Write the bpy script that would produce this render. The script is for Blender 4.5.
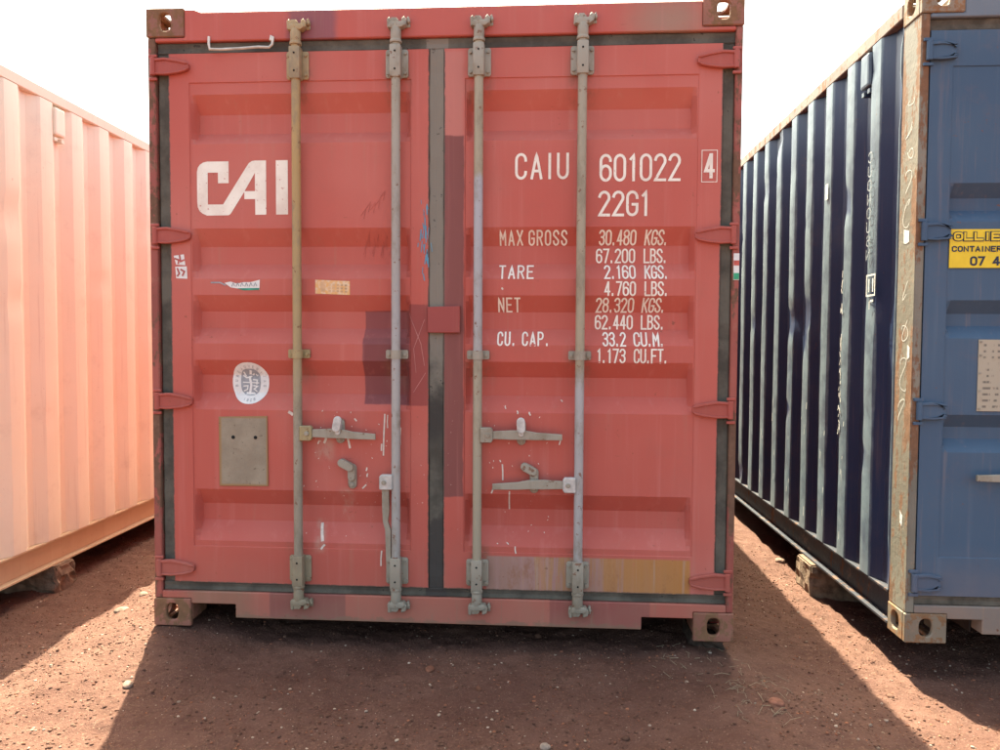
import bpy, bmesh, math, random
import numpy as np
from mathutils import Vector, Matrix
from mathutils.geometry import tessellate_polygon

random.seed(7); rng = np.random.default_rng(7)
for o in list(bpy.data.objects): bpy.data.objects.remove(o)
scn = bpy.context.scene
col = scn.collection

# ------------------------------------------------------------------ camera
CX, CY, CZ = 1.6760, -3.0677, 1.2128
YAW, PIT, ROL, FPX = 0.0641, 0.0418, 0.0054, 751.07
fw = Vector((-math.sin(YAW)*math.cos(PIT), math.cos(YAW)*math.cos(PIT), -math.sin(PIT)))
r0 = Vector((math.cos(YAW), math.sin(YAW), 0)); u0 = r0.cross(fw)
rr = r0*math.cos(ROL)+u0*math.sin(ROL); uu = u0*math.cos(ROL)-r0*math.sin(ROL)
cam = bpy.data.cameras.new('camera'); camo = bpy.data.objects.new('camera', cam); col.objects.link(camo)
m = Matrix((rr, uu, -fw)).transposed().to_4x4(); m.translation = (CX, CY, CZ); camo.matrix_world = m
cam.sensor_fit = 'HORIZONTAL'; cam.sensor_width = 36; cam.lens = FPX*36/1000; cam.clip_start = .05; cam.clip_end = 3000
scn.camera = camo
# ------------------------------------------------------------------ light
SUN = Vector((-.187, .58, 1.0)).normalized()
elev = math.asin(SUN.z); az = math.atan2(SUN.x, SUN.y)
w = bpy.data.worlds.new('World'); scn.world = w; w.use_nodes = True
nt = w.node_tree; bg = nt.nodes['Background']
sky = nt.nodes.new('ShaderNodeTexSky'); sky.sky_type = 'NISHITA'; sky.sun_disc = False
sky.sun_elevation = elev; sky.sun_rotation = az; sky.air_density = .7; sky.dust_density = 6.0; sky.ozone_density = .0
nt.links.new(sky.outputs[0], bg.inputs[0]); bg.inputs[1].default_value = .15
sl = bpy.data.lights.new('sun', 'SUN'); sl.energy = 5.0; sl.angle = math.radians(.53); sl.color = (1, .95, .87)
so = bpy.data.objects.new('sun', sl); col.objects.link(so); so.rotation_euler = (-SUN).to_track_quat('-Z', 'Y').to_euler()
vs = scn.view_settings; vs.view_transform = 'Standard'; vs.look = 'None'; vs.gamma = 1; vs.use_curve_mapping = False
vs.exposure = 2.34
vs.use_white_balance = True; vs.white_balance_temperature = 7300; vs.white_balance_tint = -4   # the camera was balanced for open shade
scn.render.engine = 'CYCLES'
scn.cycles.max_bounces = 6; scn.cycles.diffuse_bounces = 3; scn.cycles.glossy_bounces = 2; scn.cycles.transmission_bounces = 0

# ------------------------------------------------------------------ node helpers
class G:
    def __init__(s, name):
        s.m = bpy.data.materials.new(name); s.m.use_nodes = True
        s.t = s.m.node_tree; s.n = s.t.nodes; s.b = s.n['Principled BSDF']
        s.co = s.n.new('ShaderNodeTexCoord').outputs['Object']
        x = s.n.new('ShaderNodeSeparateXYZ'); s.l(s.co, x.inputs[0]); s.x, s.y, s.z = x.outputs
    def l(s, a, b): s.t.links.new(a, b)
    def put(s, v, inp):
        if hasattr(v, 'is_linked') or hasattr(v, 'links'): s.l(v, inp)
        else:
            if isinstance(v, (tuple, list)) and len(v) == 3 and inp.type == 'RGBA': v = (*v, 1)
            inp.default_value = v
    def math(s, op, a, b=0., clamp=False):
        q = s.n.new('ShaderNodeMath'); q.operation = op; q.use_clamp = clamp
        s.put(a, q.inputs[0]); s.put(b, q.inputs[1]); return q.outputs[0]
    def add(s, a, b): return s.math('ADD', a, b)
    def mul(s, a, b): return s.math('MULTIPLY', a, b)
    def step(s, v, a, b):      # smooth 0->1 from a to b
        q = s.n.new('ShaderNodeMapRange'); q.interpolation_type = 'SMOOTHSTEP'
        s.put(v, q.inputs[0]); q.inputs[1].default_value = a; q.inputs[2].default_value = b; return q.outputs[0]
    def mix(s, f, a, b, mode='MIX'):
        q = s.n.new('ShaderNodeMix'); q.data_type = 'RGBA'; q.blend_type = mode
        s.put(f, q.inputs[0]); s.put(a, q.inputs[6]); s.put(b, q.inputs[7]); return q.outputs[2]
    def noise(s, scale, detail=4, rough=.55, stretch=(1, 1, 1), off=(0, 0, 0), dist=0.):
        mp = s.n.new('ShaderNodeMapping'); mp.inputs['Scale'].default_value = stretch; mp.inputs['Location'].default_value = off
        s.l(s.co, mp.inputs[0]); q = s.n.new('ShaderNodeTexNoise'); q.inputs['Scale'].default_value = scale
        q.inputs['Detail'].default_value = detail; q.inputs['Roughness'].default_value = rough; q.inputs['Distortion'].default_value = dist
        s.l(mp.outputs[0], q.inputs['Vector']); return q.outputs['Fac']
    def ramp(s, v, stops, interp='LINEAR'):
        q = s.n.new('ShaderNodeValToRGB'); q.color_ramp.interpolation = interp; e = q.color_ramp.elements
        while len(e) < len(stops): e.new(.5)
        for i, (p, c) in enumerate(stops): e[i].position = p; e[i].color = (*c, 1)
        s.put(v, q.inputs[0]); return q.outputs[0]
    def box(s, x0, x1, z0, z1, soft=.004, wob=.0, wn=None):
        x, z = s.x, s.z
        if wob:
            s.wn = getattr(s, 'wn', None) or s.noise(9, 3); wn = s.wn
            d = s.mul(s.add(wn, -.5), wob); x = s.add(x, d); z = s.add(z, d)
        a = s.mul(s.step(x, x0-soft, x0+soft), s.step(x, x1+soft, x1-soft))
        b = s.mul(s.step(z, z0-soft, z0+soft), s.step(z, z1+soft, z1-soft))
        return s.mul(a, b)
    def bump(s, h, dist=.002, strength=.5):
        q = s.n.new('ShaderNodeBump'); q.inputs['Strength'].default_value = strength; q.inputs['Distance'].default_value = dist
        s.l(h, q.inputs['Height']); s.l(q.outputs[0], s.b.inputs['Normal'])
    def done(s, colr, rough=.6, metal=0., spec=.4):
        s.put(colr, s.b.inputs['Base Color']); s.put(rough, s.b.inputs['Roughness']); s.put(metal, s.b.inputs['Metallic'])
        s.b.inputs['Specular IOR Level'].default_value = spec
        return s.m

DUST = (.36, .22, .15)
RUST = (.17, .065, .03)
def paint(name, base, fade, patches=(), rust=.35, chalk=.5, dirt=.35, rough=.55, seed=0, extra=None, low=True):
    g = G(name); o = (seed*3.7, seed*1.3, seed*2.1)
    c = g.mix(g.step(g.noise(1.1, 3, .5, off=o), .35, .72), base, fade)
    for (x0, x1, z0, z1, pc, soft, wob) in patches: c = g.mix(g.box(x0, x1, z0, z1, soft, wob), c, pc)
    if extra: c = extra(g, c)
    # vertical rain streaks of dust and grime
    st = g.noise(1, 5, .6, stretch=(26, 26, .9), off=o)
    c = g.mix(g.mul(g.step(st, .52, .8), chalk*.5), c, tuple(min(1, k*1.0+.10) for k in fade))
    st2 = g.noise(1, 5, .65, stretch=(40, 40, 1.6), off=(o[0]+9, o[1], o[2]))
    c = g.mix(g.mul(g.step(st2, .55, .8), dirt*.7), c, DUST)
    bl = g.noise(5.5, 6, .7, off=(o[0], o[1]+5, o[2]))
    c = g.mix(g.mul(g.step(bl, .52, .78), dirt*.45), c, (.22, .13, .10))
    if low: c = g.mix(g.mul(g.step(g.add(g.z, g.mul(g.noise(6, 3), .35)), .62, .12), dirt*.75), c, DUST)   # mud splash
    # rust specks and scratches
    ch = g.noise(46, 4, .6, off=o); big = g.noise(3.2, 4, .6, off=(o[0]+2, o[1], o[2]+4))
    k = g.mul(g.step(ch, .66, .72), g.step(big, .5, .62))
    sc = g.noise(1, 3, .6, stretch=(7, 7, 120), off=(o[0], o[1], o[2]+3), dist=.6)
    k = g.math('MAXIMUM', g.mul(k, min(1, rust*2)), g.mul(g.mul(g.step(sc, .72, .75), g.step(big, .48, .58)), rust*1.2), True)
    c = g.mix(k, c, RUST)
    h = g.add(g.mul(g.noise(3.0, 1, off=o), .9), g.mul(g.noise(120, 2, .6), .12))
    g.bump(h, .006, .35)
    return g.done(c, g.add(g.mul(bl, .25), rough-.1), 0, .35)

def rusty(name, paintc, rustc=RUST, amt=.5, seed=0, stretch=(1, 1, .35), fs=9):
    g = G(name); o = (seed*2.3, seed, seed*5.1)
    n = g.noise(fs, 6, .72, stretch=stretch, off=o); n2 = g.noise(45, 4, .6, off=o)
    f = g.step(g.add(n, g.mul(g.add(n2, -.5), .22)), .68-amt*.36, .74-amt*.36)
    rc = g.mix(g.noise(24, 5, .7, off=o), tuple(k*.55 for k in rustc), tuple(min(1, k*2.0) for k in rustc))
    pc = g.mix(g.step(g.noise(2.2, 4, off=o), .35, .7), paintc, tuple(k*.72 for k in paintc))
    c = g.mix(f, pc, rc)
    c = g.mix(g.mul(g.step(g.noise(10, 5, .7, off=(4, 4, seed)), .55, .75), .5), c, DUST)
    g.bump(g.noise(38, 4, .65, off=o), .003, .6)
    return g.done(c, g.add(.55, g.mul(f, .3)), 0, .3)

def barmat(name, stops, seed=0):
    g = G(name); zz = g.add(g.mul(g.z, 1/2.6), g.mul(g.add(g.noise(7, 3, off=(seed, 0, 0)), -.5), .05))
    c = g.ramp(zz, stops)
    c = g.mix(g.mul(g.step(g.noise(11, 6, .7, stretch=(1, 1, .5), off=(seed, 3, 0)), .46, .68), .7), c, (.22, .18, .125))
    k = g.step(g.noise(30, 4, .65, off=(seed, 1, 7)), .62, .67); c = g.mix(g.mul(k, .8), c, RUST)
    g.bump(g.noise(70, 4, .65), .0015, .5)
    return g.done(c, g.add(.42, g.mul(g.noise(15, 4), .3)), .15, .4)

def plain(name, c, rough=.6, var=.25, scale=14, metal=0., bump=.001):
    g = G(name); n = g.noise(scale, 5, .6)
    c2 = g.mix(g.step(n, .3, .7), tuple(k*(1-var) for k in c), tuple(min(1, k*(1+var)) for k in c))
    if bump: g.bump(g.noise(scale*5, 3), bump, .5)
    return g.done(c2, rough, metal, .3)

# ------------------------------------------------------------------ mesh helpers
class MB:
    def __init__(s): s.v = []; s.f = []
    def _add(s, vs, fs):
        k = len(s.v); s.v += [tuple(p) for p in vs]; s.f += [tuple(i+k for i in f) for f in fs]; return s
    def box(s, x0, x1, y0, y1, z0, z1):
        return s._add([(x0,y0,z0),(x1,y0,z0),(x1,y1,z0),(x0,y1,z0),(x0,y0,z1),(x1,y0,z1),(x1,y1,z1),(x0,y1,z1)],
                      [(0,3,2,1),(4,5,6,7),(0,1,5,4),(1,2,6,5),(2,3,7,6),(3,0,4,7)])
    def plate(s, poly, y0, y1):           # polygon in x,z extruded along y
        n = len(poly); A = sum(poly[i][0]*poly[(i+1) % n][1]-poly[(i+1) % n][0]*poly[i][1] for i in range(n))
        if A < 0: poly = poly[::-1]
        vs = [(x, y0, z) for x, z in poly]+[(x, y1, z) for x, z in poly]
        return s._add(vs, [tuple(range(n)), tuple(range(2*n-1, n-1, -1))]+[((i+1) % n, i, n+i, n+(i+1) % n) for i in range(n)])
    def tube(s, pts, r, n=14, cap=True):
        P = [Vector(p) for p in pts]; R = r if isinstance(r, (list, tuple)) else [r]*len(P); vs = []; up = None
        for i, p in enumerate(P):
            t = (P[min(i+1, len(P)-1)]-P[max(i-1, 0)]).normalized()
            if up is None: up = Vector((0, -1, 0)) if abs(t.y) < .9 else Vector((0, 0, 1))
            a = (up-t*up.dot(t)).normalized(); b = t.cross(a); up = a
            vs += [p+(a*math.cos(2*math.pi*k/n)+b*math.sin(2*math.pi*k/n))*R[i] for k in range(n)]
        fs = []
        for i in range(len(P)-1):
            for k in range(n): fs.append((i*n+k, i*n+(k+1) % n, (i+1)*n+(k+1) % n, (i+1)*n+k))
        if cap: fs += [tuple(range(n-1, -1, -1)), tuple(range((len(P)-1)*n, len(P)*n))]
        return s._add(vs, fs)
    def holed(s, o, a, b, nrm, hw, hh, hc=(.5, .5), t=.02, n=20):   # slab o + u*a + v*b with an oval hole, thickness t along -nrm
        o, a, b, nrm = map(Vector, (o, a, b, nrm)); la, lb = a.length, b.length; ua, ub = a/la, b/lb
        cxx, cyy = la*hc[0], lb*hc[1]; inn = []; out = []
        for k in range(n):
            th = 2*math.pi*k/n+math.pi/n; c, d = math.cos(th), math.sin(th)
            e = .75; inn.append((cxx+hw*math.copysign(abs(c)**e, c), cyy+hh*math.copysign(abs(d)**e, d)))
            # ray to the rectangle
            tt = min((la-cxx)/c if c > 0 else -cxx/c, (lb-cyy)/d if d > 0 else -cyy/d); out.append([cxx+c*tt, cyy+d*tt])
        cor = [(la, lb), (0, lb), (0, 0), (la, 0)]
        for q in cor:
            k = min(range(n), key=lambda i: (out[i][0]-q[0])**2+(out[i][1]-q[1])**2); out[k] = list(q)
        vs = []
        for dd in (0, -t):
            for L in (inn, out): vs += [o+ua*x+ub*y+nrm*dd for x, y in L]
        fs = []
        for k in range(n):
            j = (k+1) % n
            fs += [(k, n+k, n+j, j), (2*n+j, 3*n+j, 3*n+k, 2*n+k), (j, 2*n+j, 2*n+k, k), (n+k, 3*n+k, 3*n+j, n+j)]
        return s._add(vs, fs)
    def build(s, name, mat, parent=None, bevel=0., smooth=None, seg=1):
        me = bpy.data.meshes.new(name); me.from_pydata(s.v, [], s.f)
        bm = bmesh.new(); bm.from_mesh(me); bmesh.ops.recalc_face_normals(bm, faces=bm.faces)
        if bevel:
            ed = [e for e in bm.edges if len(e.link_faces) == 2 and e.calc_face_angle(0) > .6]
            bmesh.ops.bevel(bm, geom=ed, offset=bevel, segments=seg, profile=.6, affect='EDGES', clamp_overlap=True)
        bm.to_mesh(me); bm.free()
        if smooth:
            me.polygons.foreach_set('use_smooth', [True]*len(me.polygons)); me.set_sharp_from_angle(angle=math.radians(smooth))
        me.materials.append(mat); return link(name, me, parent)
def link(name, me, parent=None):
    o = bpy.data.objects.new(name, me); col.objects.link(o)
    if parent: o.parent = parent
    return o
def tag(o, label, cat=None, group=None, kind=None):
    o['label'] = label
    if cat: o['category'] = cat
    if group: o['group'] = group
    if kind: o['kind'] = kind
    return o
def empty(name, loc, rz=0.):
    o = bpy.data.objects.new(name, None); col.objects.link(o); o.location = loc; o.rotation_euler = (0, 0, rz); o.empty_display_size = .2; return o
def F(x, z, y):      # a spot measured on the plane y=0 of the door end, moved to plane y along the line of sight
    k = (y-CY)/(-CY); return CX+(x-CX)*k, CZ+(z-CZ)*k
def stadium(cx, cz, w, h, n=8):
    r = w/2; a = []
    for k in range(n+1): t = math.pi*k/n; a.append((cx+r*math.cos(t), cz+h/2-r+r*math.sin(t)))
    for k in range(n+1): t = math.pi+math.pi*k/n; a.append((cx+r*math.cos(t), cz-h/2+r+r*math.sin(t)))
    return a
def rot2(poly, c, a):
    return [(c[0]+(x-c[0])*math.cos(a)-(z-c[1])*math.sin(a), c[1]+(x-c[0])*math.sin(a)+(z-c[1])*math.cos(a)) for x, z in poly]

# numpy value noise
def vnoise(x, y, seed=0):
    xi = np.floor(x).astype(np.int64); yi = np.floor(y).astype(np.int64); xf = x-xi; yf = y-yi
    def h(a, b):
        n = (a*374761393+b*668265263+seed*1442695041) & 0x7fffffff
        n = ((n ^ (n >> 13))*1274126177) & 0x7fffffff; return ((n ^ (n >> 16)) & 0xffff)/65535.
    u = xf*xf*(3-2*xf); v = yf*yf*(3-2*yf)
    return (h(xi, yi)*(1-u)+h(xi+1, yi)*u)*(1-v)+(h(xi, yi+1)*(1-u)+h(xi+1, yi+1)*u)*v-.5
def fbm(x, y, f, o=4, seed=0):
    s = 0; a = 1.
    for k in range(o): s = s+a*vnoise(x*f+17.3*k, y*f-9.1*k, seed+k); f *= 2.07; a *= .5
    return s
def gmesh(name, X, Y, Z):      # grid arrays (n,m) -> mesh
    n, mm = X.shape; me = bpy.data.meshes.new(name)
    co = np.stack([X, Y, Z], -1).reshape(-1, 3).astype(np.float32)
    i = np.arange(n*mm).reshape(n, mm); q = np.stack([i[:-1, :-1], i[:-1, 1:], i[1:, 1:], i[1:, :-1]], -1).reshape(-1, 4)
    me.vertices.add(len(co)); me.vertices.foreach_set('co', co.ravel())
    me.loops.add(q.size); me.loops.foreach_set('vertex_index', q.ravel().astype(np.int32))
    me.polygons.add(len(q)); me.polygons.foreach_set('loop_start', np.arange(0, q.size, 4, dtype=np.int32))
    me.update(calc_edges=True); me.validate(); return me

# ------------------------------------------------------------------ ground
def sm(v, a, b): t = np.clip((v-a)/(b-a), 0, 1); return t*t*(3-2*t)
def gz(x, y):
    x = np.asarray(x, float); y = np.asarray(y, float)
    b = -.07+0*x
    b = b+(.083)*np.exp(-((x-.05)**2/.30**2+(y-.10)**2/.45**2))
    b = b-.04*sm(x, 2.5, 2.9)-.025*sm(x, 2.85, 3.25)*sm(y, -.9, 0.1)-.085*sm(-x, .20, .60)
    b = b+.03*sm(x, 1.9, 2.3)*sm(-y, .1, .5)*sm(-x, -3.0, -2.5)
    b = b+.022*np.exp(-((x-2.33)**2/.18**2+(y-.05)**2/.15**2))
    b = b+.022*fbm(x, y, 1.5, 3, 3)+.020*fbm(x, y, 7, 3, 11)
    fine = np.exp(-((x-1.4)**2+(y-.5)**2)/30)
    return b+fine*(.010*fbm(x, y, 24, 3, 23)+.006*np.abs(fbm(x, y, 55, 2, 31)))
def spaced(lo, hi, step, far):
    a = np.arange(lo, hi+1e-6, step); d = step; L = [lo]; 
    while L[-1] > -far: d *= 1.22; L.append(L[-1]-d)
    R = [a[-1]]; d = step
    while R[-1] < far: d *= 1.22; R.append(R[-1]+d)
    return np.concatenate([np.array(L[1:])[::-1], a, np.array(R[1:])])
gx = spaced(-1.7, 4.2, .0125, 900); gy = spaced(-1.1, 2.2, .0125, 900)
YY, XX = np.meshgrid(gy, gx, indexing='ij')
gme = gmesh('ground', XX, YY, gz(XX, YY))
gme.polygons.foreach_set('use_smooth', [True]*len(gme.polygons))
g = G('laterite_soil')
c = g.mix(g.step(g.noise(2.3, 5, .6), .35, .7), (.106, .050, .037), (.142, .071, .052))
c = g.mix(g.mul(g.step(g.noise(14, 6, .7), .45, .7), .6), c, (.080, .037, .025))
c = g.mix(g.mul(g.step(g.noise(60, 5, .7), .55, .68), .7), c, (.195, .108, .074))
c = g.mix(g.mul(g.step(g.noise(150, 3, .6), .62, .7), .8), c, (.27, .175, .125))
c = g.mix(g.mul(g.step(g.noise(95, 3, .6, off=(5, 3, 1)), .63, .7), .75), c, (.075, .036, .028))
g.bump(g.add(g.noise(45, 4, .75), g.mul(g.noise(210, 2, .6), .4)), .012, .9)
gme.materials.append(g.done(c, .93, 0, .15))
ground = link('ground', gme); ground['kind'] = 'structure'; ground['label'] = 'red brown gravelly soil of the container yard'

# loose gravel (nobody could count it)
ico = bmesh.new(); bmesh.ops.create_icosphere(ico, subdivisions=1, radius=1); iv = np.array([v.co[:] for v in ico.verts]); ift = np.array([[v.index for v in f.verts] for f in ico.faces]); ico.free()
def pebbles(name, n, smin, smax, power, palette, seed, area=(-1.7, 4.1, -1.05, 2.0)):
    R = np.random.default_rng(seed)
    px = R.uniform(area[0], area[1], n); py = area[2]+(area[3]-area[2])*R.uniform(0, 1, n)**1.5
    keep = fbm(px, py, 2.2, 3, 77)+R.uniform(-.5, .5, n) > -.12; px, py = px[keep], py[keep]; n = len(px)
    s = smin*(smax/smin)**(R.uniform(0, 1, n)**power)
    V = iv[None]*(1+R.uniform(-.28, .28, (n, len(iv), 1)))*np.stack([s*R.uniform(.7, 1.35, n), s*R.uniform(.7, 1.35, n), s*R.uniform(.45, .85, n)], -1)[:, None]
    a = R.uniform(0, 6.28, n); ca, sa = np.cos(a)[:, None], np.sin(a)[:, None]
    V = np.stack([V[..., 0]*ca-V[..., 1]*sa, V[..., 0]*sa+V[..., 1]*ca, V[..., 2]], -1)
    V += np.stack([px, py, gz(px, py)+s*.15], -1)[:, None]
    T = (ift[None]+(np.arange(n)*len(iv))[:, None, None]).reshape(-1, 3)
    me = bpy.data.meshes.new(name); me.vertices.add(n*len(iv)); me.vertices.foreach_set('co', V.astype(np.float32).ravel())
    me.loops.add(T.size); me.loops.foreach_set('vertex_index', T.ravel().astype(np.int32))
    me.polygons.add(len(T)); me.polygons.foreach_set('loop_start', np.arange(0, T.size, 3, dtype=np.int32)); me.update(calc_edges=True)
    pal = np.array(palette); cc = pal[R.choice(len(pal), n, p=None)]*R.uniform(.6, 1.4, (n, 1))
    at = me.color_attributes.new('stone', 'FLOAT_COLOR', 'POINT')
    at.data.foreach_set('color', np.concatenate([np.repeat(cc, len(iv), 0), np.ones((n*len(iv), 1))], 1).astype(np.float32).ravel())
    g = G(name+'_stone'); at = g.n.new('ShaderNodeAttribute'); at.attribute_name = 'stone'
    g.bump(g.noise(160, 4, .7), .003, .6)
    me.materials.append(g.done(g.mix(g.mul(g.noise(90, 4), .5), at.outputs['Color'], (.125, .060, .041)), .9, 0, .2))
    o = link(name, me); return o
SO = [(.138, .068, .045), (.12, .057, .038), (.09, .043, .029), (.17, .090, .060), (.19, .075, .044), (.13, .063, .042)]
tag(pebbles('gravel', 70000, .0016, .0066, 2.0, SO*4+[(.42, .33, .26), (.40, .30, .22), (.08, .045, .035), (.33, .13, .07)], 5), 'loose fine gravel scattered over the red soil', 'gravel', kind='stuff')
tag(pebbles('clods', 160, .007, .018, 2.4, SO, 6), 'crumbled clods of red earth lying on the soil', 'earth clods', kind='stuff')

# ------------------------------------------------------------------ stroke lettering
def arc(cx, cz, rx, rz, a0, a1, n=8): return [(cx+rx*math.cos(math.radians(a0+(a1-a0)*k/n)), cz+rz*math.sin(math.radians(a0+(a1-a0)*k/n))) for k in range(n+1)]
q = .24
def ring(z0, z1): r = min(q, (z1-z0)/2); L = arc(.5, z1-r, .5, r, 0, 180)+arc(.5, z0+r, .5, r, 180, 360); return L+[L[0]]
GL = {
 'C': [arc(.5, 1-q, .5, q, -5, 180)+arc(.5, q, .5, q, 180, 365)], 'O': [ring(0, 1)], '0': [ring(0, 1)],
 'G': [arc(.5, 1-q, .5, q, -5, 180)+arc(.5, q, .5, q, 180, 360)+[(1, .46), (.55, .46)]],
 'U': [[(0, 1), (0, q)]+arc(.5, q, .5, q, 180, 360)+[(1, 1)]], 'A': [[(0, 0), (.5, 1), (1, 0)], [(.2, .3), (.8, .3)]],
 'I': [[(.5, 0), (.5, 1)]], '1': [[(.2, .84), (.6, 1), (.6, 0)]], '4': [[(.72, 0), (.72, 1)], [(.64, .98), (.04, .28), (1, .28)]],
 '6': [[(.98, .78)]+arc(.5, 1-q, .5, q, 20, 180)+arc(.5, q, .5, q, 180, 360)+arc(.5, .58-q, .5, q, 0, 178)],
 '2': [arc(.5, 1-q, .5, q, 170, -20)+[(.02, .0), (1, 0)]], '7': [[(0, 1), (1, 1), (.35, 0)]],
 '3': [arc(.5, 1-q, .5, q, 165, -70)+[(.4, .54)], [(.5, .54)]+arc(.5, .27, .5, .27, 80, -165)], '8': [ring(0, .55), ring(.55, 1)],
 'M': [[(0, 0), (0, 1), (.5, .4), (1, 1), (1, 0)]], 'X': [[(0, 0), (1, 1)], [(0, 1), (1, 0)]], 'N': [[(0, 0), (0, 1), (1, 0), (1, 1)]],
 'R': [[(0, 0), (0, 1), (.5, 1)]+arc(.55, .76, .45, .24, 90, -90)+[(0, .52)], [(.5, .52), (1, 0)]],
 'P': [[(0, 0), (0, 1), (.5, 1)]+arc(.55, .74, .45, .26, 90, -90)+[(0, .48)]],
 'B': [[(0, 0), (0, 1), (.5, 1)]+arc(.5, .77, .42, .23, 90, -90)+[(0, .54)], [(.5, .54)]+arc(.55, .27, .45, .27, 90, -90)+[(0, 0)]],
 'S': [arc(.5, 1-q, .5, q, 5, 200)+arc(.5, q, .5, q, 20, -185)], 'K': [[(0, 0), (0, 1)], [(1, 1), (.02, .42)], [(.3, .58), (1, 0)]],
 'L': [[(0, 1), (0, 0), (1, 0)]], 'T': [[(0, 1), (1, 1)], [(.5, 1), (.5, 0)]], 'E': [[(1, 1), (0, 1), (0, 0), (1, 0)], [(0, .52), (.8, .52)]],
 'F': [[(1, 1), (0, 1), (0, 0)], [(0, .52), (.8, .52)]], 'V': [[(0, 1), (.5, 0), (1, 1)]], '.': [[(.30, 0), (.30, .11)]], '5': [[(.95, 1), (.1, 1), (.05, .56)]+arc(.5, .3, .5, .3, 130, -165)],
}
NARROW = {'I': .5, '.': .55, '1': .75}
class Ink:
    """flat printed strokes lying on a surface: to3(x, z, off) gives the 3-D spot"""
    def __init__(s, to3): s.mb = MB(); s.to3 = to3; s.k = 0
    def stroke(s, pts, w, step=.012):
        P = []
        for i in range(len(pts)-1):
            a, b = Vector(pts[i]), Vector(pts[i+1]); L = (b-a).length
            if L < 1e-6: continue
            n = max(1, int(L/step))
            for k in range(n): P.append(a+(b-a)*(k/n))
        P.append(Vector(pts[-1])); n = len(P)
        if n < 2: return
        closed = (P[0]-P[-1]).length < 1e-6; off = .0010+.00025*(s.k % 6); s.k += 1; vs = []
        for i in range(n):
            d0 = (P[i]-P[i-1]) if i else ((P[0]-P[-2]) if closed else P[1]-P[0])
            d1 = (P[i+1]-P[i]) if i < n-1 else ((P[1]-P[0]) if closed else d0)
            d0 = d0.normalized(); d1 = d1.normalized(); n0 = Vector((-d0.y, d0.x)); n1 = Vector((-d1.y, d1.x)); mm = n0+n1
            mm = n1 if mm.length < .2 else mm.normalized(); sc = min(1.8, 1/max(.4, mm.dot(n1)))
            e = Vector((0, 0))
            if not closed and i == 0: e = -d1*w*.42
            if not closed and i == n-1: e = d0*w*.42
            for sg in (1, -1): q_ = P[i]+mm*(sg*w/2*sc)+e; vs.append(s.to3(q_.x, q_.y, off))
        s.mb._add(vs, [(2*i, 2*i+1, 2*i+3, 2*i+2) for i in range(n-1)])
    def text(s, t, x0, x1, z0, z1, w, gap=.42, slant=0.):
        wd = [NARROW.get(c, 1) for c in t]; u = (x1-x0-w)/(sum(wd)+gap*(len(t)-1)); x = x0+w/2
        for c, k in zip(t, wd):
            for st in GL.get(c, []):
                wid = u*k
                s.stroke([(x+(a-.5 if c == 'I' else a)*wid+(wid*.5 if c == 'I' else 0)+slant*b*(z1-z0), z0+w/2+b*(z1-z0-w)) for a, b in st], w)
            x += u*(k+gap)
    def poly(s, outer, holes=(), off=.001):
        L = [[Vector((x, z, 0)) for x, z in outer]]+[[Vector((x, z, 0)) for x, z in h] for h in holes]
        flat = [p for l in L for p in l]; s.mb._add([s.to3(p.x, p.y, off) for p in flat], [tuple(t) for t in tessellate_polygon(L)])
    def disc(s, cx, cz, rx, rz, e=1., off=.001, nr=7, ns=36, egg=0.):
        vs = [s.to3(cx, cz, off)]; fs = []
        for r in range(1, nr+1):
            for k in range(ns):
                t = 2*math.pi*k/ns; c, d = math.cos(t), math.sin(t)
                vs.append(s.to3(cx+rx*r/nr*math.copysign(abs(c)**e, c)*(1+egg*d), cz+rz*r/nr*math.copysign(abs(d)**e, d), off))
        for k in range(ns): fs.append((0, 1+k, 1+(k+1) % ns))
        for r in range(nr-1):
            for k in range(ns): a = 1+r*ns+k; b = 1+r*ns+(k+1) % ns; fs.append((a, a+ns, b+ns, b))
        s.mb._add(vs, fs)
    def rect(s, x0, x1, z0, z1, off=.001, n=6, skew=0.):
        vs = []; 
        for i in range(n+1):
            for j in range(n+1): vs.append(s.to3(x0+(x1-x0)*i/n, z0+(z1-z0)*j/n+skew*(i/n), off))
        s.mb._add(vs, [(i*(n+1)+j, (i+1)*(n+1)+j, (i+1)*(n+1)+j+1, i*(n+1)+j+1) for i in range(n) for j in range(n)])
    def build(s, name, mat, parent):
        me = bpy.data.meshes.new(name); me.from_pydata(s.mb.v, [], s.mb.f); me.materials.append(mat); return link(name, me, parent)

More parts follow.
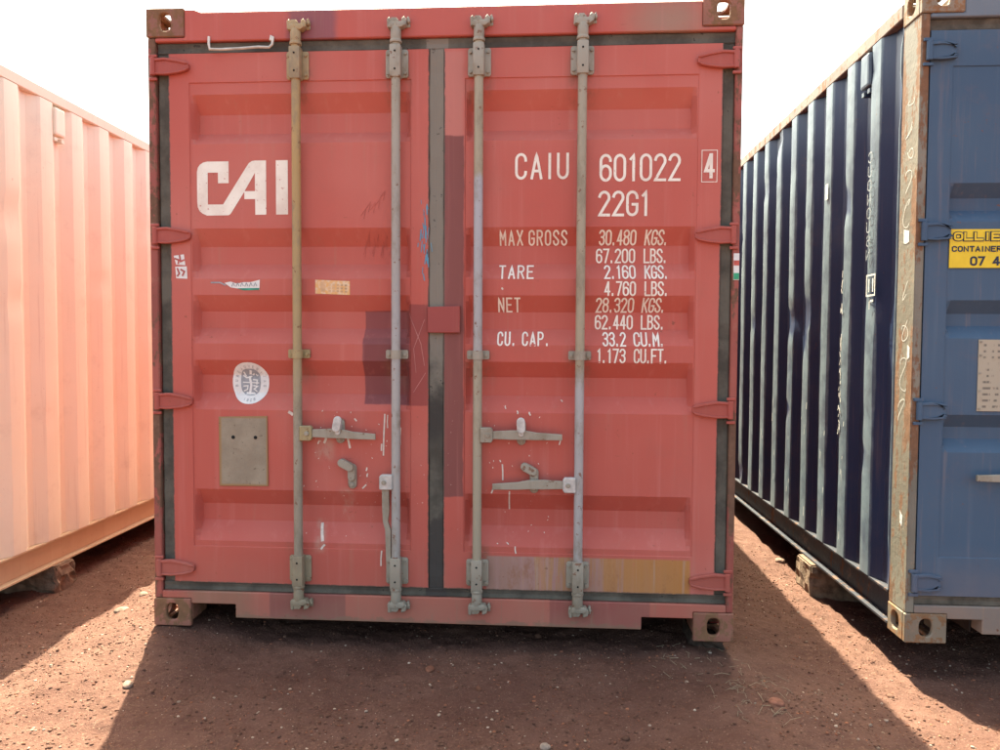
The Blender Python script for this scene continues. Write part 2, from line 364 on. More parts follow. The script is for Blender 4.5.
# ------------------------------------------------------------------ container builder
W, H, L = 2.438, 2.591, 6.058
class Door:
    """pressed door leaf: stile frame, slightly sunk sheet and horizontal trapezoid grooves"""
    def __init__(s, x0, x1, xa, xb, z0, z1, grooves, za, zb, y=.012, seed=0, sink=.004, depth=.044):
        s.__dict__.update(locals())
    def surf(s, x, z):
        x = np.asarray(x, float); z = np.asarray(z, float); e = .0025
        def st(v, a): return np.clip((v-a)/e+.5, 0, 1)
        d = s.sink*st(x, s.xa)*st(-x, -s.xb)*st(z, s.za)*st(-z, -s.zb)
        mx = np.clip((x-s.xa-.004)/.018, 0, 1)*np.clip((s.xb-.004-x)/.018, 0, 1); r = 0
        for t, a, b, u in s.grooves:
            r = np.maximum(r, np.clip((t-z)/(t-a), 0, 1)*np.clip((z-u)/(b-u), 0, 1))
        d = d+s.depth*r*mx
        return s.y+d+.0022*fbm(x, z, 1.7, 3, s.seed)*mx+.0010*fbm(x, z, 9, 2, s.seed+5)*mx
    def grid(s):
        xs = list(np.linspace(s.x0, s.x1, 56))+[s.xa-.0013, s.xa+.0013, s.xb-.0013, s.xb+.0013, s.xa+.004, s.xa+.022, s.xb-.004, s.xb-.022]
        zs = list(np.linspace(s.z0, s.z1, 90))+[s.za-.0013, s.za+.0013, s.zb-.0013, s.zb+.0013]
        for gr in s.grooves: zs += list(gr)
        xs = sorted(xs); zs = sorted(zs)
        def dd(a, keep):
            out = [a[0]]
            for v in a[1:]:
                if v-out[-1] > .0012: out.append(v)
            return np.array(out)
        return dd(xs, 0), dd(zs, 0)
    def build(s, mat, parent):
        xs, zs = s.grid(); ZZ, XX = np.meshgrid(zs, xs, indexing='ij'); Y = s.surf(XX, ZZ)
        me = gmesh('door', XX, Y, ZZ)
        bm = bmesh.new(); bm.from_mesh(me)
        be = [e for e in bm.edges if e.is_boundary]; ex = bmesh.ops.extrude_edge_only(bm, edges=be)
        bmesh.ops.translate(bm, verts=[v for v in ex['geom'] if isinstance(v, bmesh.types.BMVert)], vec=(0, .05, 0))
        bmesh.ops.recalc_face_normals(bm, faces=bm.faces); bm.to_mesh(me); bm.free()
        me.polygons.foreach_set('use_smooth', [True]*len(me.polygons)); me.set_sharp_from_angle(angle=math.radians(12))
        me.materials.append(mat); o = link('door', me, parent); return o
    def to3(s):
        return lambda x, z, off: (x, float(s.surf(x, z))-off, z)

def casting(parent, mat, cx, yfront, z0, sx, top, w=.162, d=.178, h=.118):
    """hollow ISO corner fitting with apertures on its end, side and top or bottom faces"""
    t = .022; mb = MB(); x0 = cx if sx > 0 else cx-w; x1 = x0+w; y0 = yfront; y1 = y0+d; z1 = z0+h
    fy = y0 if y0 < 3 else y1
    if y0 < 3: mb.holed((x0, y0, z0), (w, 0, 0), (0, 0, h), (0, -1, 0), .026, .036, (.5, .52), t); mb.box(x0+t, x1-t, y1-.012, y1, z0+t, z1-t)
    else: mb.holed((x1, y1, z0), (-w, 0, 0), (0, 0, h), (0, 1, 0), .026, .036, (.5, .52), t); mb.box(x0+t, x1-t, y0, y0+.012, z0+t, z1-t)
    if sx > 0: mb.holed((x0, y1-t, z0), (0, -(d-2*t), 0), (0, 0, h), (-1, 0, 0), .032, .036, (.5, .52), t); mb.box(x1-.014, x1-.001, y0+t, y1-t, z0+t, z1-t)
    else: mb.holed((x1, y0+t, z0), (0, d-2*t, 0), (0, 0, h), (1, 0, 0), .032, .036, (.5, .52), t); mb.box(x0+.001, x0+.014, y0+t, y1-t, z0+t, z1-t)
    za, zb = (z1, z0) if top else (z0, z1)
    mb.holed((x0+t, y0+t, za-(.001 if top else -.001)), (w-2*t, 0, 0), (0, d-2*t, 0), (0, 0, 1 if top else -1), .030, .055, (.5, .5), t*.8)
    mb.box(x0+t, x1-t, y0+t, y1-t, zb+(.001 if top else -.013), zb+(.013 if top else -.001))
    return mb.build('corner_casting', mat, parent, bevel=.004)

def corr_wall(name, mat, parent, xo, sgn, y0, y1, z0, z1, phase, seed, flat=.10, slope=.068, pitch=.278, depth=.036, dent=.004):
    inner = pitch-flat-2*slope; ys = []; ds = []
    k0 = int(math.floor((y0-phase)/pitch))-1; k1 = int(math.ceil((y1-phase)/pitch))+1
    for k in range(k0, k1+1):
        c = phase+k*pitch
        for dy, dd in ((-flat/2-slope, 1), (-flat/2-.001, .02), (-flat/2+.005, 0), (flat/2-.005, 0), (flat/2+.001, .02), (flat/2+slope, 1)): ys.append(c+dy); ds.append(dd)
    A = [(y, d) for y, d in zip(ys, ds) if y0+.01 < y < y1-.01]; A = [(y0, 1)]+A+[(y1, 1)]
    y = np.array([a for a, _ in A]); d = np.array([b for _, b in A]); z = np.linspace(z0, z1, 44)
    YY, ZZ = np.meshgrid(y, z); dn = fbm(YY, ZZ, 2.6, 3, seed)*dent*np.sin(np.pi*(ZZ-z0)/(z1-z0))**.4
    kink = np.maximum(fbm(YY, ZZ, 3.7, 2, seed+50)-.34, 0)*.07
    X = xo+sgn*(depth*d[None]+dn+kink*(1-d[None])+.006)
    me = gmesh(name, X, YY+dn*.8, ZZ); me.polygons.foreach_set('use_smooth', [True]*len(me.polygons)); me.set_sharp_from_angle(angle=math.radians(17))
    me.materials.append(mat); return link(name, me, parent)

def hinge_poly(sx, x, z, l=.142, h=.064):   # strap tapering towards the door
    P = [(0, h/2), (.045, h/2+.003), (.10, h/2-.006), (l-.012, h/2-.014), (l, h/2-.022), (l, -h/2+.022), (l-.012, -h/2+.012), (.10, -h/2+.004), (.045, -h/2-.002), (0, -h/2)]
    return [(x+sx*a, z+b) for a, b in P]

def make_container(name, loc, rz, M, doors, hz, phase, bars=(), gap=(1.183, 1.245), seed=0, notch=((.160, .357), (2.066, 2.264)), vent_y=(.5,), hinge_l=.145, corr={}):
    root = empty(name, loc, rz)
    for sx in (1, -1):
        X = 0 if sx > 0 else W
        for yf in (0, L-.178):
            for zz, tp in ((0, False), (H-.118, True)): casting(root, M['casting'], X, yf, zz, sx, tp)
        a, b = (X+.003, X+.036) if sx > 0 else (X-.031, X-.003)
        mb = MB(); mb.box(a, b, .006, .155, .119, H-.119)
        mb.box(*((b+.0005, b+.055) if sx > 0 else (a-.055, a-.0005)), .050, .140, .119, H-.119)
        mb.build('corner_post', M['post'], root, bevel=.004)
        mb = MB(); mb.box(min(X+sx*.003, X+sx*.12), max(X+sx*.003, X+sx*.12), L-.15, L-.006, .119, H-.119); mb.build('corner_post', M['post'], root, bevel=.004)
        # side rails
        mb = MB(); s0, s1 = sorted((X+sx*.008, X+sx*.058)); t0, t1 = sorted((X+sx*.048, X+sx*.056))
        mb.box(s0, s1, .179, L-.179, .0125, .0215); mb.box(s0, s1, .179, L-.179, .147, .156); mb.box(t0, t1, .179, L-.179, .0216, .1469)
        mb.build('bottom_side_rail', M['rail'], root)
        mb = MB(); s0, s1 = sorted((X+sx*.006, X+sx*.066)); mb.box(s0, s1, .179, L-.179, H-.068, H-.008); mb.build('top_side_rail', M['toprail'], root, bevel=.004)
        corr_wall('side_wall', M['side'], root, X, sx, .1565, L-.1515, .157, H-.069, phase, seed+(1 if sx > 0 else 2), **corr)
        for vy in vent_y:
            mb = MB(); e0, e1 = sorted((X-sx*.004, X+sx*.05)); mb.box(e0, e1, vy-.045, vy+.045, H-.235, H-.085)
            v = mb.build('vent', M['side'], root, bevel=.012, seg=2)
            e0, e1 = sorted((X+sx*.004, X+sx*.05))
            for dy in (-.03, .03): MB().box(e0, e1, vy+dy-.012, vy+dy+.012, H-.265, H-.246).build('vent_lug', M['side'], v)
    # header and sill
    mb = MB(); mb.plate([(.0365, H-.1365), (W-.0315, H-.1365), (W-.0315, H-.1195), (W-.1625, H-.1195), (W-.1625, H-.018), (W-.22, H-.018), (.235, H-.018), (.205, H-.006), (.1625, H-.006), (.1625, H-.1195), (.0365, H-.1195)], .004, .075); mb.build('door_header', M['header'], root, bevel=.004)
    (a, b), (c_, d) = notch
    mb = MB(); mb.plate([(.0365, .150), (.0365, .1195), (.1630, .1195), (.1630, .098), (b, .098), (b, .040), (c_, .040), (c_, .092), (W-.1630, .092), (W-.1630, .1195), (W-.0315, .1195), (W-.0315, .150)], .005, .085); mb.build('door_sill', M['sill'], root, bevel=.003)
    for p, q_ in notch:
        mb = MB(); mb.box(p+.004, q_, .0865, 1.2, .100, .106); mb.box(q_-.006 if p < 1 else p, q_ if p < 1 else p+.006, .0865, 1.2, .02, .0995); mb.build('fork_pocket', M['under'], root)
    mb = MB(); mb.box(.0665, W-.0665, .19, L-.19, H-.03, H-.024)
    mb.build('roof', M['side'], root)
    mb = MB(); mb.box(.06, W-.06, .09, L-.16, .120, .150); mb.build('floor', M['under'], root)
    mb = MB()
    for k in range(9): y = .9+k*.55; mb.box(.06, W-.06, y, y+.05, .03, .1195)
    mb.build('cross_members', M['under'], root)['kind'] = 'stuff'
    mb = MB(); mb.box(.121, W-.121, L-.06, L-.03, .03, H-.02); mb.build('end_wall', M['side'], root)
    # seals round the doors
    D0, D1 = doors
    for nm, (x0, x1, z0, z1, y) in dict(l=(.0405, D0.x0-.0005, .1895, H-.184, .022), r=(D1.x1+.0005, W-.0315, .1895, H-.184, .022), b=(.0405, W-.0315, .1505, .1885, .018), t=(.0405, W-.0315, H-.1825, H-.1368, .020), c=(gap[0], gap[1], .1895, H-.1835, .016)).items():
        z = np.linspace(z0, z1, 40) if z1-z0 > .5 else None; mb = MB()
        n = 46; r_ = random.Random(seed*31+ord(nm))
        if z is not None:
            vs = []; fs = []
            for i in range(n+1):
                zz = z0+(z1-z0)*i/n; a_ = x0+r_.uniform(-.0022, .0022)*(nm == 'c'); b_ = x1+r_.uniform(-.0022, .0022)*(nm == 'c'); dy = r_.uniform(-.0015, .0015)
                vs += [(a_, .062, zz), (a_, y+dy+.003, zz), (a_+.004, y+dy, zz), ((a_+b_)/2, y+dy+.003, zz), (b_-.004, y+dy, zz), (b_, y+dy+.003, zz), (b_, .062, zz)]
            for i in range(n):
                for k in range(6): fs.append((i*7+k, i*7+k+1, i*7+8+k, i*7+7+k))
        else:
            vs = []; fs = []
            for i in range(n+1):
                xx = x0+(x1-x0)*i/n; a_ = z0; b_ = z1; dy = r_.uniform(-.0015, .0015)
                vs += [(xx, .062, a_), (xx, y+dy+.003, a_), (xx, y+dy, a_+.004), (xx, y+dy+.003, (a_+b_)/2), (xx, y+dy, b_-.004), (xx, y+dy+.003, b_), (xx, .062, b_)]
            for i in range(n):
                for k in range(6): fs.append((i*7+k, i*7+k+1, i*7+8+k, i*7+7+k))
        mb._add(vs, fs); mb.build('door_seal', M['seal'], root)
    # doors and hinges
    dob = []
    for i, D in enumerate(doors):
        o = D.build(M['door'], root); dob.append(o); sx = 1 if i == 0 else -1; X = 0 if sx > 0 else W
        for z in hz[i]:
            x, zz = F(.030, z, -.004) if sx > 0 else (W-.026, z)
            x = X+sx*.036
            mb = MB(); P_ = hinge_poly(sx, x, z, hinge_l); mb.plate(P_, -.004, .0115)
            mb.plate(P_[:5]+[(a_, b_-.011) for a_, b_ in P_[3::-1]], -.0105, -.0045); mb.plate(P_[5:]+[(a_, b_+.009) for a_, b_ in P_[:5:-1]], -.0085, -.0045)
            e0, e1 = sorted((X+sx*.010, X+sx*.052)); mb.tube([(X+sx*.030, -.004, z-.036), (X+sx*.030, -.004, z+.036)], .0115, 12)
            for dz in (-.050, .044): mb.box(e0, min(e1, e0+.036) if sx > 0 else e1, -.004, .0055, z+dz-.006, z+dz+.006) if sx > 0 else mb.box(max(e0, e1-.034), e1, -.004, .0055, z+dz-.006, z+dz+.006)
            mb.build('hinge', M['hinge'], o, bevel=.003)
    # locking bars
    YB = -.020; bob = []
    for i, (xm, bm, hm) in enumerate(bars):
        x = xm
        bar = MB().tube([(x, YB, zz) for zz in (.135, .6, 1.2, 1.8, 2.50)], .0185, 18).build('locking_bar', bm, root, smooth=40); bob.append(bar)
        for z0, z1 in ((.205, .318), (2.29, 2.405)):
            mb = MB(); h2 = .047
            mb.plate([(x-h2+.006, z0), (x+h2-.006, z0), (x+h2, z0+.008), (x+h2, z1-.008), (x+h2-.006, z1), (x-h2+.006, z1), (x-h2, z1-.008), (x-h2, z0+.008)], .002, .0115)
            mb.plate([(x-.0225, z0-.008), (x+.0225, z0-.008), (x+.0225, z1+.006), (x-.0225, z1+.006)], YB-.023, .0018)
            b_ = mb.build('bearing_bracket', hm, bar, bevel=.005, seg=2, smooth=30)
            mb = MB()
            for bx_ in (-.036, .036):
                for bz in (z0+.018, z1-.018): mb.tube([(x+bx_, .0018, bz), (x+bx_, -.006, bz)], .0065, 6)
            mb.build('bolts', hm, b_)['kind'] = 'stuff'
            mb = MB()
            for bz in (z0+.022, z1-.022): mb.tube([(x, YB-.0232, bz), (x, YB-.0245, bz)], .0042, 8)
            mb.build('bolt_holes', M['dark'], b_)['kind'] = 'stuff'
        mb = MB(); z = 1.166; mb.plate([(x-.046, z-.014), (x-.042, z-.018), (x+.042, z-.018), (x+.046, z-.014), (x+.046, z+.014), (x+.042, z+.018), (x-.042, z+.018), (x-.046, z+.014)], .001, .0115)
        mb.tube([(x, YB, z-.018), (x, YB, z+.018)], .0225, 16)
        for bx_ in (-.034, .034): mb.tube([(x+bx_, .0008, z), (x+bx_, -.007, z)], .007, 6)
        mb.build('guide_bracket', hm, bar, smooth=35)
        for s_, zc in ((-1, .150), (1, 2.468)):     # collar, cam and keeper
            mb = MB(); mb.tube([(x, YB, zc+s_*-.035), (x, YB, zc+s_*.015)], .0215, 16); mb.tube([(x, YB, zc-s_*.048), (x, YB, zc-s_*.034)], .0245, 16)
            zz = zc+s_*.022; mb.plate([(x-.030, zz-.010), (x-.018, zz-.014), (x+.026, zz-.012), (x+.040, zz-.002), (x+.034, zz+.012), (x-.022, zz+.012)], YB-.018, YB+.020)
            zq = zc+s_*.040; mb.plate([(x-.020, zq-.012), (x+.006, zq-.012), (x+.014, zq), (x+.004, zq+.012), (x-.018, zq+.012)], YB-.012, YB+.018)
            mb.build('cam_end', hm, bar, bevel=.004, seg=2, smooth=35)
            mb = MB(); zk = zc+s_*.035; mb.plate([(x-.037, zk-.016), (x+.056, zk-.014), (x+.054, zk+.012), (x-.036, zk+.012)], -.003, .0032)
            mb.plate([(x-.034, zk-.022), (x-.022, zk-.024), (x-.016, zk+.004), (x-.026, zk+.022), (x-.036, zk+.014)], -.026, .0035)
            mb.plate([(x+.022, zk-.020), (x+.042, zk-.014), (x+.046, zk+.008), (x+.034, zk+.022), (x+.024, zk+.012)], -.030, .0035)
            mb.plate([(x+.048, zk-.004), (x+.058, zk+.004), (x+.052, zk+.026), (x+.043, zk+.020)], -.020, .0035)
            mb.build('cam_keeper', hm, root, bevel=.003)
    return root, dob, bob

def lever(bar, mat, x, z, tip, hub=.052, vertical=False, hubmat=None):
    """swing handle: hub clamped on the bar, flat lever to its tip (x or z)"""
    sx = 1 if (tip[0] > x) else -1
    mb = MB(); a, b = sorted((x+sx*.012, x+sx*(.012+hub))); y0 = -.040
    mb.plate([(a, z-.031), (b-.006*sx, z-.031), (b, z-.020), (b, z+.020), (b-.006, z+.031), (a, z+.031)] if sx > 0 else [(b, z-.031), (a+.006, z-.031), (a, z-.020), (a, z+.020), (a+.006, z+.031), (b, z+.031)], y0, -.012)
    hb = mb.build('handle_hub', hubmat or mat, bar, bevel=.003)
    mb = MB(); xc = x+sx*(.012+hub*.6); mb.tube([(xc, y0-.0005, z), (xc, y0-.006, z)], .010, 12)
    if vertical:
        P = [(xc-.016, z-.030), (xc+.014, z-.030), (xc+.016, z-.12), (xc+.008, z-.15), (xc+.020, z-.19), (xc+.024, tip[1]), (xc+.004, tip[1]), (xc-.002, z-.19), (xc-.014, z-.15)]
    else:
        dx = tip[0]-xc; dz = tip[1]-z
        P = [(xc+sx*.02, z+.016), (xc+dx*.32, z+dz*.2+.022), (xc+dx*.52, z+dz*.3+.021), (xc+dx*.66, z+dz*.6+.016), (tip[0], tip[1]+.012), (tip[0], tip[1]-.012), (xc+dx*.66, z+dz*.6-.015), (xc+dx*.5, z+dz*.3-.016), (xc+dx*.32, z+dz*.2-.017), (xc+sx*.02, z-.016)]
    mb.plate(P, -.033, -.019); mb.build('handle', mat, bar, bevel=.004, seg=2)
    return hb
def retainer(door, mat, x, z, bright, hook=0, lean=0., dy=0.):
    mb = MB(); mb.plate(stadium(x, z, .036, .105), .004+dy, .0155+dy); mb.tube([(x, .0039+dy, z-.034), (x, -.003+dy, z-.034)], .010, 12)
    o = mb.build('handle_retainer', mat, door, bevel=.003)
    mb = MB()
    if hook: P = rot2(stadium(x-.022, z+.050, .034, .072), (x-.022, z+.050), math.radians(62)); P2 = stadium(x, z+.018, .032, .07)
    else: P = rot2(stadium(x, z+.034, .034, .066), (x, z+.034), lean); P2 = stadium(x, z+.012, .020, .05)
    mb.plate(P, -.052 if not hook else -.024, -.040 if not hook else .0035); mb.plate(P2, -.0396 if not hook else -.012, .0035)
    mb.build('catch', bright, o, bevel=.004, seg=2)
    return o

# ------------------------------------------------------------------ materials
RED, REDF = (.47, .098, .074), (.51, .148, .118)
MAR = (.27, .062, .056)
def red_extra(g, c):
    # bare ochre and lilac primer strip along the foot of the right leaf
    mk = g.box(1.425, 2.262, .186, .331, .004, .006)
    st = g.noise(1, 5, .65, stretch=(34, 34, 1.2))
    oc = g.ramp(g.add(g.mul(g.add(g.x, -1.43), 1/.83), g.mul(g.add(st, -.5), 1.1)), [(.0, (.34, .20, .16)), (.28, (.38, .22, .20)), (.38, (.40, .21, .09)), (.48, (.38, .22, .19)), (.62, (.42, .20, .08)), (1, (.44, .19, .05))])
    bt = g.noise(9, 6, .75, stretch=(1, 1, .6), off=(2, 0, 5)); oc = g.mix(g.mul(g.step(bt, .5, .68), .6), oc, (.26, .10, .04)); oc = g.mix(g.mul(g.step(st, .56, .70), .5), oc, (.42, .30, .24))
    c = g.mix(g.mul(mk, g.step(g.add(bt, g.mul(st, .4)), .38, .62)), c, oc)
    gn = g.noise(13, 5, .75, stretch=(1, 1, .45), off=(7, 7, 1)); gm = None
    for bx in (.640, 1.052, 1.389, 1.803):      # grime and rust weeping round the bar fittings
        for z0, z1 in ((.19, .36), (2.16, 2.40), (1.02, 1.17)):
            q1 = g.mul(g.step(g.math('ABSOLUTE', g.add(g.x, -bx)), .085, .025), g.mul(g.step(g.z, z0-.02, z0+.06), g.step(g.z, z1+.03, z1-.01))); gm = q1 if gm is None else g.math('MAXIMUM', gm, q1)
    c = g.mix(g.mul(gm, g.mul(g.step(gn, .42, .66), .55)), c, (.20, .105, .07))
    sm_ = g.math('MAXIMUM', g.box(.81, .86, .46, .60, .018), g.math('MAXIMUM', g.box(.70, .74, .33, .46, .015), g.box(.70, .78, .72, .81, .02)))
    c = g.mix(g.mul(sm_, g.mul(g.step(gn, .40, .62), .55)), c, (.46, .30, .23))
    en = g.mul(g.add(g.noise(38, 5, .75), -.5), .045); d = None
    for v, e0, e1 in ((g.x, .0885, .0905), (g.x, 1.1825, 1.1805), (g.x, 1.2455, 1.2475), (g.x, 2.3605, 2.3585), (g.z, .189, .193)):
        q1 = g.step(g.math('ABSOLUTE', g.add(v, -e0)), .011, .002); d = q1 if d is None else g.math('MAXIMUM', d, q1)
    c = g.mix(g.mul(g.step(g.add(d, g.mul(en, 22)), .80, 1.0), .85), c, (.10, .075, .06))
    sp = g.noise(70, 3, .6, off=(1, 2, 3)); area = g.box(.60, 1.66, .40, 1.0, .12, .1)
    return g.mix(g.mul(g.mul(g.step(sp, .70, .73), area), .8), c, (.62, .42, .36))
def sill_extra(g, c):
    k = g.step(g.add(g.z, g.mul(g.add(g.noise(16, 5, .7, stretch=(1, 1, 2)), -.5), .10)), .062, .046)
    c = g.mix(g.mul(k, .75), c, (.16, .10, .065))
    k = g.step(g.noise(1, 5, .65, stretch=(30, 30, 3), off=(3, 1, 1)), .60, .72)
    return g.mix(g.mul(k, .7), c, (.24, .15, .10))
P_DOOR = [(.908, 1.185, .955, 1.348, (.235, .060, .058), .003, .012), (1.100, 1.185, .955, 1.372, (.29, .06, .052), .003, .01), (.905, 1.10, .955, 1.235, (.20, .052, .052), .004, .012),
          (1.240, 1.325, 1.95, 2.40, (.48, .17, .14), .014, .03), (1.240, 1.327, .575, 2.058, (.215, .068, .060), .004, .018)]  # the pale pink upper piece has lens flare mixed into its colour
M_RED = dict(
 door=paint('red_door_paint', RED, REDF, P_DOOR, rust=.30, chalk=.5, dirt=.30, seed=1, extra=red_extra),
 header=paint('red_header_paint', RED, (.47, .12, .10), [(.60, .80, 2.3, 2.6, (.26, .085, .095), .02, .03), (2.0, 2.28, 2.40, 2.6, (.33, .19, .14), .12, .05)], seed=2, rust=.3),
 sill=paint('red_sill_paint', (.42, .075, .06), (.46, .12, .09), [(.505, .830, 0, .3, (.25, .055, .055), .004, .01), (1.69, 2.10, 0, .3, (.28, .050, .052), .004, .01), (.15, .42, 0, .3, (.30, .12, .08), .05, .06)], seed=3, rust=.6, dirt=.6, extra=sill_extra),
 hinge=paint('red_hinge_paint', (.37, .080, .062), (.42, .11, .088), seed=4, rust=.5, dirt=.4),
 post=rusty('red_post_paint', (.34, .095, .075), (.12, .065, .042), amt=.58, seed=2), casting=rusty('red_casting_rust', (.31, .13, .09), (.16, .085, .045), amt=.60, seed=4, stretch=(1, 1, .8), fs=14),
 side=paint('red_side_paint', RED, REDF, seed=5), rail=rusty('red_rail_paint', (.36, .07, .06), seed=6), toprail=rusty('red_top_rail_paint', (.36, .07, .06), seed=7),
)
g = G('rubber_seal'); n = g.noise(6, 6, .65); zz = g.add(g.z, g.mul(g.add(n, -.5), .5))
c = g.mix(g.step(n, .35, .65), (.070, .064, .052), (.135, .125, .10))
cen = g.box(1.17, 1.26, .0, 2.6, .003)
c = g.mix(g.mul(cen, g.step(zz, .95, 1.25)), c, (.22, .20, .165)); c = g.mix(g.mul(cen, g.mul(g.step(zz, .72, .85), g.step(zz, 1.12, .95))), c, (.055, .05, .044))
c = g.mix(g.mul(cen, g.step(zz, .50, .44)), c, (.062, .056, .05))
c = g.mix(g.mul(g.step(g.noise(24, 4, .65), .66, .69), .8), c, (.03, .028, .026))
g.bump(g.noise(40, 5, .7), .003, .6); M_RED['seal'] = g.done(c, .85, 0, .25)
M_RED['under'] = plain('underside_steel', (.05, .035, .03), .9); M_RED['dark'] = plain('bolt_hole_black', (.012, .012, .012), .9, bump=0)
KH, GB, LV = (.42, .28, .12), (.36, .32, .23), (.37, .36, .355)
B1 = barmat('khaki_bar', [(0, (.30, .27, .21)), (.34, (.33, .29, .22)), (.46, (.36, .28, .15)), (.75, KH), (1, (.42, .30, .15))], 1)
B2 = barmat('grey_bar', [(0, (.36, .35, .33)), (.35, (.38, .37, .35)), (.50, LV), (.62, (.36, .33, .30)), (1, GB)], 4)
B3 = barmat('patched_bar', [(0, GB), (.44, (.36, .32, .24)), (.455, LV), (.715, (.40, .395, .42)), (.73, (.37, .32, .23)), (1, GB)], 8)
B4 = barmat('lower_grey_bar', [(0, (.38, .37, .36)), (.40, (.39, .385, .385)), (.43, (.36, .31, .22)), (1, (.35, .31, .24))], 12)
HW = barmat('galvanised_fitting', [(0, (.32, .29, .23)), (.5, (.34, .31, .25)), (1, (.34, .31, .25))], 3)
HWY = barmat('yellowed_fitting', [(0, (.31, .27, .20)), (.32, (.36, .29, .15)), (1, (.40, .29, .16))], 5)
BRT = plain('bare_zinc', (.50, .50, .48), .45, .2, 30, .3)
g = G('stencil_white'); c = g.mix(g.step(g.noise(8, 5, .65), .35, .75), (.86, .81, .71), (.72, .62, .53)); c = g.mix(g.mul(g.step(g.noise(85, 3, .6), .655, .70), .8), c, (.50, .18, .14)); WHT = g.done(c, .6)

# ------------------------------------------------------------------ red container
GR = [(2.240, 2.168, 2.088, 2.037), (1.688, 1.616, 1.542, 1.478), (1.411, 1.343, 1.272, 1.207), (1.138, 1.073, .996, .928), (.590, .520, .449, .369)]
DL = Door(.0885, 1.1825, .176, 1.108, .189, 2.4075, GR, .345, 2.288, seed=3)
DR = Door(1.2455, 2.3605, 1.331, 2.266, .189, 2.4075, GR, .345, 2.288, seed=9)
HZ = [(2.352, 1.657, .963, .252), (2.340, 1.650, .950, .248)]
bars = [(.640, B1, HWY), (1.052, B2, HW), (1.389, B3, HW), (1.803, B4, HW)]
red, (dl, dr), rb = make_container('shipping_container', (0, 0, 0), 0, M_RED, (DL, DR), HZ, .35, bars, seed=1)
tag(red, 'red shipping container with white lettering and two closed doors, in the middle', 'container', 'shipping containers in the yard')
tag(rb[0], 'locking bar with faded yellow paint'); tag(dr, 'right door leaf with white weights and number lettering'); tag(dl, 'left door leaf with the large white letters')
lever(rb[0], HW, .640, .838, (.968, .826), hubmat=HWY)
lever(rb[1], HW, 1.040, .640, (1.0, .325), vertical=True, hubmat=BRT) if False else None
lever(rb[2], HW, 1.389, .840, (1.735, .834))
lever(rb[3], HW, 1.803, .640, (1.452, .628), hubmat=BRT)
# the handle that hangs down beside the second bar
x, z = 1.052, .640
MB().plate([(x-.066, z-.031), (x-.012, z-.031), (x-.012, z+.031), (x-.060, z+.031), (x-.066, z+.022)], -.042, -.012).build('handle_hub', BRT, rb[1], bevel=.003)
mb = MB(); mb.tube([(x-.046, -.0425, z), (x-.046, -.048, z)], .010, 12)
mb.plate([(x-.058, z-.0315), (x-.028, z-.0315), (x-.026, z-.12), (x-.032, z-.165), (x-.020, z-.20), (x-.020, z-.335), (x-.040, z-.335), (x-.044, z-.20), (x-.054, z-.165), (x-.056, z-.12)], -.030, -.014); mb.build('handle', HW, rb[1], bevel=.004, seg=2)
retainer(dl, HW, .812, .845, BRT, lean=-.2); retainer(dl, HW, .862, .655, HW, hook=1)
retainer(dr, HW, 1.568, .848, BRT, lean=.05); retainer(dr, HW, 1.622, .650, HW, hook=1)
# cover plate across the joint
MB().plate([(1.180, 1.256), (1.314, 1.256), (1.314, 1.366), (1.180, 1.362)], -.006, .0095).build('joint_cover_plate', paint('maroon_plate', (.30, .062, .055), (.34, .08, .07), seed=8), root := red, bevel=.002)
# data plate with two rivet holes
g = G('worn_data_plate'); n = g.noise(9, 6, .7); c = g.mix(g.step(n, .35, .7), (.26, .21, .15), (.33, .275, .20))
ed = g.box(.300, .494, .614, .894, .006, .004); c = g.mix(ed, (.30, .18, .08), c)
c = g.mix(g.mul(g.step(g.noise(70, 3), .66, .7), .6), c, (.12, .09, .06)); g.bump(g.noise(60, 4), .002, .5)
dp = MB().plate([(.289, .898), (.499, .903), (.501, .606), (.290, .604)], .0095, .0152).build('data_plate', g.done(c, .7), dl, bevel=.0012); tag(dp, 'dull grey blank data plate')
mb = MB()
for x in (.352, .448): mb.tube([(x, .0094, .812), (x, .0080, .812)], .008, 8)
mb.build('rivets', M_RED['dark'], dp)['kind'] = 'stuff'
# wire loop hanging in the top seal
wl = MB(); P = [(.269, 0, 2.470), (.270, -.004, 2.440), (.274, -.006, 2.418), (.32, -.007, 2.415), (.40, -.008, 2.417), (.48, -.007, 2.422), (.525, -.006, 2.420), (.538, -.006, 2.432), (.540, -.002, 2.462), (.532, 0, 2.468), (.530, -.004, 2.448)]
wl.tube(P, .0055, 8); tag(wl.build('wire_loop', plain('pale_wire', (.55, .52, .47), .6), red, smooth=60), 'pale bent wire loop along the top seal')
# lettering
T = DL.to3(); lg = Ink(T)
fx = lambda u: .205+(u-130)/(875-130)*(.594-.205); fz = lambda v: 1.967-(v-160)/(616-160)*(1.967-1.742)
pl = [(390,165),(390,347),(302,347),(302,258),(218,258),(218,525),(342,525),(535,212),(556,180),(580,164),(605,160),(695,160),(695,613),(605,613),(605,482),(517,482),(517,420),(414,588),(402,606),(388,616),(210,618),(172,600),(148,578),(134,545),(130,500),(130,250),(138,215),(155,190),(182,172),(215,165)]
lg.poly([(fx(a), fz(b)) for a, b in pl], [[(fx(a), fz(b)) for a, b in ((604,262),(604,415),(519,415))]])
lg.poly([(fx(a), fz(b)) for a, b in ((775,160),(872,160),(872,612),(775,612))]); tag(lg.build('logo', WHT, dl), 'large white letters CAI')
TR = DR.to3()
def line(t, x0, x1, z0, z1, w, **k):
    i = Ink(TR); i.text(t, x0, x1, z0, z1, w, **k); return i.build('lettering', WHT, dr)
